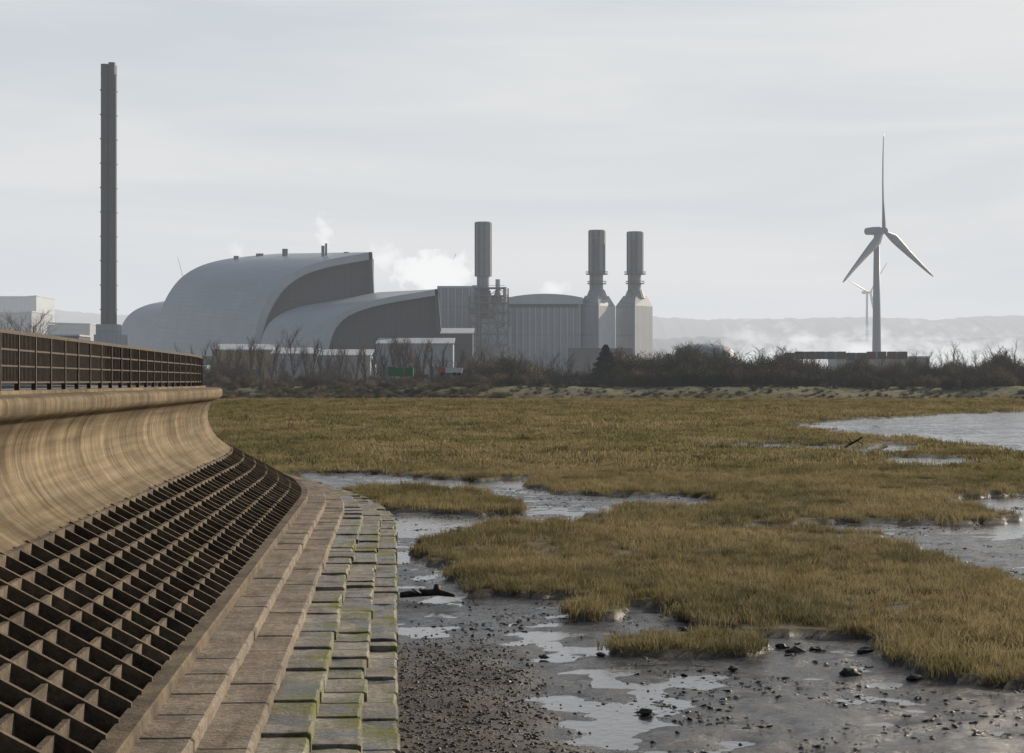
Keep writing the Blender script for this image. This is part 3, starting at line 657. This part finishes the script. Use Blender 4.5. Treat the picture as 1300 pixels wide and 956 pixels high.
# ------------------------------------------------------------------ wind turbines
M_turb=plain('turbine_grey_paint',(.20,.21,.23),.5,.05,.05)
def turbine(px,hy,dd,blade,ang,yaw,base=3.):
    e=empty('wind_turbine'); x=gx(px,dd); hz=gz(hy,dd); k=blade/48.
    mb=MB(); mb.lathe(x,dd,[(2.3*k,base),(2.25*k,base+hz*.15),(1.9*k,hz*.5),(1.35*k,hz-1.5*k)],24); mb.obj('tower',[M_turb],e,smooth=True)
    c,s_=math.cos(yaw),math.sin(yaw); ax=Vector((s_,-c,0)); u=Vector((c,s_,0)); up=Vector((0,0,1)); o=Vector((x,dd,hz))
    mb=MB(); prof=[(-6.5,1.2),(-6.0,1.7),(-2,2.0),(1.8,1.9),(2.6,1.5)]; vs=[];fs=[]
    for a,h in prof:
        for i in range(12):
            t=2*math.pi*i/12; vs.append(o+ax*a*k+u*math.cos(t)*h*k*.85+up*math.sin(t)*h*k)
    for j in range(4):
        for i in range(12): fs.append((j*12+i,j*12+(i+1)%12,(j+1)*12+(i+1)%12,(j+1)*12+i))
    fs+=[tuple(range(12)),tuple(range(48,60))]; mb.add(vs,fs); mb.obj('nacelle',[M_turb],e)
    hub=o+ax*4.2*k; mb=MB(); vs=[];fs=[]; pr_=[(-1.6,1.5),(0,1.6),(1.2,1.3),(2.0,.7),(2.3,.05)]
    for a,h in pr_:
        for i in range(12):
            t=2*math.pi*i/12; vs.append(hub+ax*a*k+u*math.cos(t)*h*k+up*math.sin(t)*h*k)
    for j in range(4):
        for i in range(12): fs.append((j*12+i,j*12+(i+1)%12,(j+1)*12+(i+1)%12,(j+1)*12+i))
    mb.add(vs,fs); mb.obj('hub',[M_turb],e,smooth=True)
    for b in range(3):
        t0=math.radians(ang+120*b); d=u*math.cos(t0)+up*math.sin(t0); tn=ax.cross(d)
        st_=[(0,1.0,.9,0),(.06,1.1,.95,0),(.18,2.2,.7,.35),(.3,2.0,.5,.3),(.5,1.5,.36,.2),(.75,1.0,.24,.12),(.93,.65,.14,.06),(1,.2,.06,0)]
        mb=MB();vs=[];fs=[]
        for q,ch,th,off in st_:
            tw=math.radians(28*(1-q)**1.5+12); cd=tn*math.cos(tw)+ax*math.sin(tw); td=ax*math.cos(tw)-tn*math.sin(tw)
            cc=hub+d*(q*blade)+cd*off*k*2+ax*(q*q*2.0*k)
            for i in range(8):
                t=2*math.pi*i/8; vs.append(cc+cd*math.cos(t)*ch*k+td*math.sin(t)*th*k)
        for j in range(len(st_)-1):
            for i in range(8): fs.append((j*8+i,j*8+(i+1)%8,(j+1)*8+(i+1)%8,(j+1)*8+i))
        fs.append(tuple(range(56,64))); mb.add(vs,fs); mb.obj('blade_%d'%(b+1),[M_turb],e,smooth=True)
YW_=math.radians(48)
turbine(1113,293,1000,48,94,YW_); turbine(1101,371,2250,48,47,YW_); turbine(237,376,2400,50,112,YW_); turbine(553,378,2200,56,63,YW_)
# ------------------------------------------------------------------ hills
def hill(name,dd,prof_px,mat,dep=600):
    xs=np.linspace(-dd*.42,dd*.42,1400); px=xs/dd*F+650
    top=np.interp(px,[p[0] for p in prof_px],[p[1] for p in prof_px]); tz=EYE+(HY-top)/F*dd
    tz=tz+(fbm(xs/160,xs*0,3,3)-.5)*dd*.0022+(fbm(xs/11,xs*0,3,4)-.5)*dd*.0014
    tt=np.linspace(0,1,24)[:,None]; X=np.repeat(xs[None],24,0); Y=dd-dep+tt*dep+X*0; Z=3+(tz[None]-3)*np.sin(tt*math.pi/2)**.8
    X=np.concatenate([X,X[-1:]]);Y=np.concatenate([Y,Y[-1:]+200]);Z=np.concatenate([Z,Z[-1:]*0])
    grid_obj(name,X,Y,Z,[mat],smooth=True)
M_hill=plain('wooded_hill',(.035,.04,.04),1,.6,.02)
hill('hills',4300,[(-200,402),(0,398),(60,393),(130,400),(400,408),(700,406),(830,403),(900,406),(960,405),(1020,402),(1100,404),(1180,406),(1240,402),(1320,400),(1500,404)],M_hill)
hill('wooded_ridge',2900,[(-200,430),(0,428),(130,426),(400,432),(820,432),(900,428),(960,431),(1060,433),(1180,430),(1300,427),(1500,428)],M_hill,400)
# ------------------------------------------------------------------ air: haze, steam, mist
def vol(name,scale,loc,density,L,het=None):
    bpy.ops.mesh.primitive_cube_add(size=2,location=loc); o=bpy.context.object; o.name=name; o.scale=scale
    m=NT(name+'_air')
    ab=m.n('ShaderNodeVolumeAbsorption',Color=(0,0,0)); emi=m.n('ShaderNodeEmission',Color=L); ad=m.n('ShaderNodeAddShader')  # volume emission stands in for daylight scattered by haze, steam and mist
    if het is None:
        ab.inputs['Density'].default_value=density; emi.inputs['Strength'].default_value=density
    else:
        q=het(m); dn=m.math('MULTIPLY',q,density); m.set(ab,'Density',dn); m.set(emi,'Strength',dn)
    m.t.links.new(ab.outputs[0],ad.inputs[0]);m.t.links.new(emi.outputs[0],ad.inputs[1]);m.t.links.new(ad.outputs[0],m.out.inputs['Volume'])
    o.data.materials.append(m.m); return o
vol('atmospheric_haze',(6000,4750,90),(0,5250,70),3.6e-4,(.745,.76,.78))
def puff(sc_,th):
    def f(m):
        oc=m.n('ShaderNodeTexCoord').outputs['Object']
        ln=m.n('ShaderNodeVectorMath',{'operation':'LENGTH'}); m.set(ln,'_0',oc)
        nz=m.noise(m.mapping(m.pos(),(sc_,sc_,sc_)),1,4,.6)
        a=m.math('SUBTRACT',m.math('ADD',m.math('SUBTRACT',1.0,ln.outputs['Value']),m.math('MULTIPLY_ADD',nz,2.6,-1.3)),th)
        return m.math('MAXIMUM',a,0.0)
    return f
def steam(px,py,dd,hx,hz_,dn,sc_=.16,th=.1,L=(.95,.95,.955)):
    return vol('steam_plume',(hx,hx*.5,hz_),(gx(px,dd),dd,gz(py,dd)),dn,L,puff(sc_,th))
steam(555,348,905,17,11,1.2,.2,.12); steam(522,343,905,10,7,.9,.2); steam(488,325,905,9,7,.4,.2); steam(411,294,830,4,8,.6,.3,.05); steam(300,317,860,4,5,.25,.3,.05); steam(705,366,915,8,4,.4)
def mist(m):
    oc=m.n('ShaderNodeTexCoord').outputs['Object']; sp=m.n('ShaderNodeSeparateXYZ',Vector=oc)
    ex=m.math('SUBTRACT',1.0,m.math('POWER',m.math('ABSOLUTE',sp.outputs[0]),4.0)); 
    hz_=m.math('MULTIPLY_ADD',sp.outputs[2],-.5,.5)
    nz=m.noise(m.mapping(m.pos(),(.05,.03,.085)),1,5,.65)
    return m.math('MULTIPLY',ex,m.math('MAXIMUM',m.math('SUBTRACT',m.math('MULTIPLY_ADD',hz_,.9,m.math('MULTIPLY_ADD',nz,2.4,-1.2)),.3),0.0))
dd=1080; vol('ground_mist',((gx(1300,dd)-gx(900,dd))/2,30,19),(gx(1110,dd),dd,20),.2,(.89,.895,.90),mist)
# ------------------------------------------------------------------ world
AZ=math.radians(46); EL=math.radians(20)
w_=bpy.data.worlds.new('World'); sc.world=w_; w_.use_nodes=True; T=w_.node_tree; T.nodes.clear()
o_=T.nodes.new('ShaderNodeOutputWorld'); bg=T.nodes.new('ShaderNodeBackground'); sky=T.nodes.new('ShaderNodeTexSky')
sky.sky_type='NISHITA'; sky.sun_disc=False; sky.sun_elevation=EL; sky.sun_rotation=AZ; sky.dust_density=3.0; sky.air_density=1.0
tc=T.nodes.new('ShaderNodeTexCoord'); mp=T.nodes.new('ShaderNodeMapping'); mp.inputs['Scale'].default_value=(2.2,2.2,18); mp.inputs['Rotation'].default_value=(0,math.radians(3),0)
nz=T.nodes.new('ShaderNodeTexNoise'); nz.inputs['Scale'].default_value=1.5; nz.inputs['Detail'].default_value=7; nz.inputs['Roughness'].default_value=.5; nz.inputs['Distortion'].default_value=.5
rp=T.nodes.new('ShaderNodeValToRGB'); rp.color_ramp.elements[0].position=.35; rp.color_ramp.elements[1].position=.68
rp.color_ramp.elements[0].color=(6.2,6.65,7.2,1); rp.color_ramp.elements[1].color=(7.9,7.95,8.0,1)
sp=T.nodes.new('ShaderNodeSeparateXYZ'); r2=T.nodes.new('ShaderNodeValToRGB'); r2.color_ramp.elements[0].position=0.0; r2.color_ramp.elements[1].position=.6
r2.color_ramp.elements[0].color=(1,1,1,1); r2.color_ramp.elements[1].color=(.1,.1,.1,1)
e2=r2.color_ramp.elements.new(.2); e2.color=(.86,.86,.86,1); e3=r2.color_ramp.elements.new(.34); e3.color=(.34,.34,.34,1)
dt=T.nodes.new('ShaderNodeVectorMath'); dt.operation='DOT_PRODUCT'; dt.inputs[1].default_value=(math.sin(AZ),math.cos(AZ),0)
r3=T.nodes.new('ShaderNodeMapRange'); r3.inputs[1].default_value=-.3; r3.inputs[2].default_value=.5; r3.inputs[3].default_value=.1; r3.inputs[4].default_value=1.0
ml_=T.nodes.new('ShaderNodeMath'); ml_.operation='MULTIPLY'
mx=T.nodes.new('ShaderNodeMix'); mx.data_type='RGBA'
Lk=T.links.new
Lk(tc.outputs['Generated'],mp.inputs[0]);Lk(mp.outputs[0],nz.inputs['Vector']);Lk(nz.outputs[0],rp.inputs[0]);Lk(tc.outputs['Generated'],sp.inputs[0]);Lk(sp.outputs[2],r2.inputs[0])
Lk(tc.outputs['Generated'],dt.inputs[0]);Lk(dt.outputs['Value'],r3.inputs[0]);Lk(r2.outputs[0],ml_.inputs[0]);Lk(r3.outputs[0],ml_.inputs[1])
Lk(ml_.outputs[0],mx.inputs[0]);Lk(sky.outputs[0],mx.inputs[6]);Lk(rp.outputs[0],mx.inputs[7]);Lk(mx.outputs[2],bg.inputs[0]); bg.inputs[1].default_value=.1; Lk(bg.outputs[0],o_.inputs[0])
ld=bpy.data.lights.new('sun','SUN'); ld.energy=5.0; ld.angle=math.radians(.6); ld.color=(1,.88,.70); lo=bpy.data.objects.new('sun',ld); link(lo)
sv_=Vector((math.sin(AZ)*math.cos(EL),math.cos(AZ)*math.cos(EL),math.sin(EL))); lo.rotation_euler=(-sv_).to_track_quat('-Z','Y').to_euler()
cd=bpy.data.cameras.new('camera'); co=bpy.data.objects.new('camera',cd); link(co); cd.lens=72; cd.sensor_width=36; cd.clip_end=20000; cd.clip_start=.5
co.location=(0,0,EYE); co.rotation_euler=(math.radians(90+math.degrees(math.atan(6/F))),0,0); sc.camera=co
sc.view_settings.view_transform='Standard'; sc.view_settings.look='None'; sc.view_settings.exposure=0
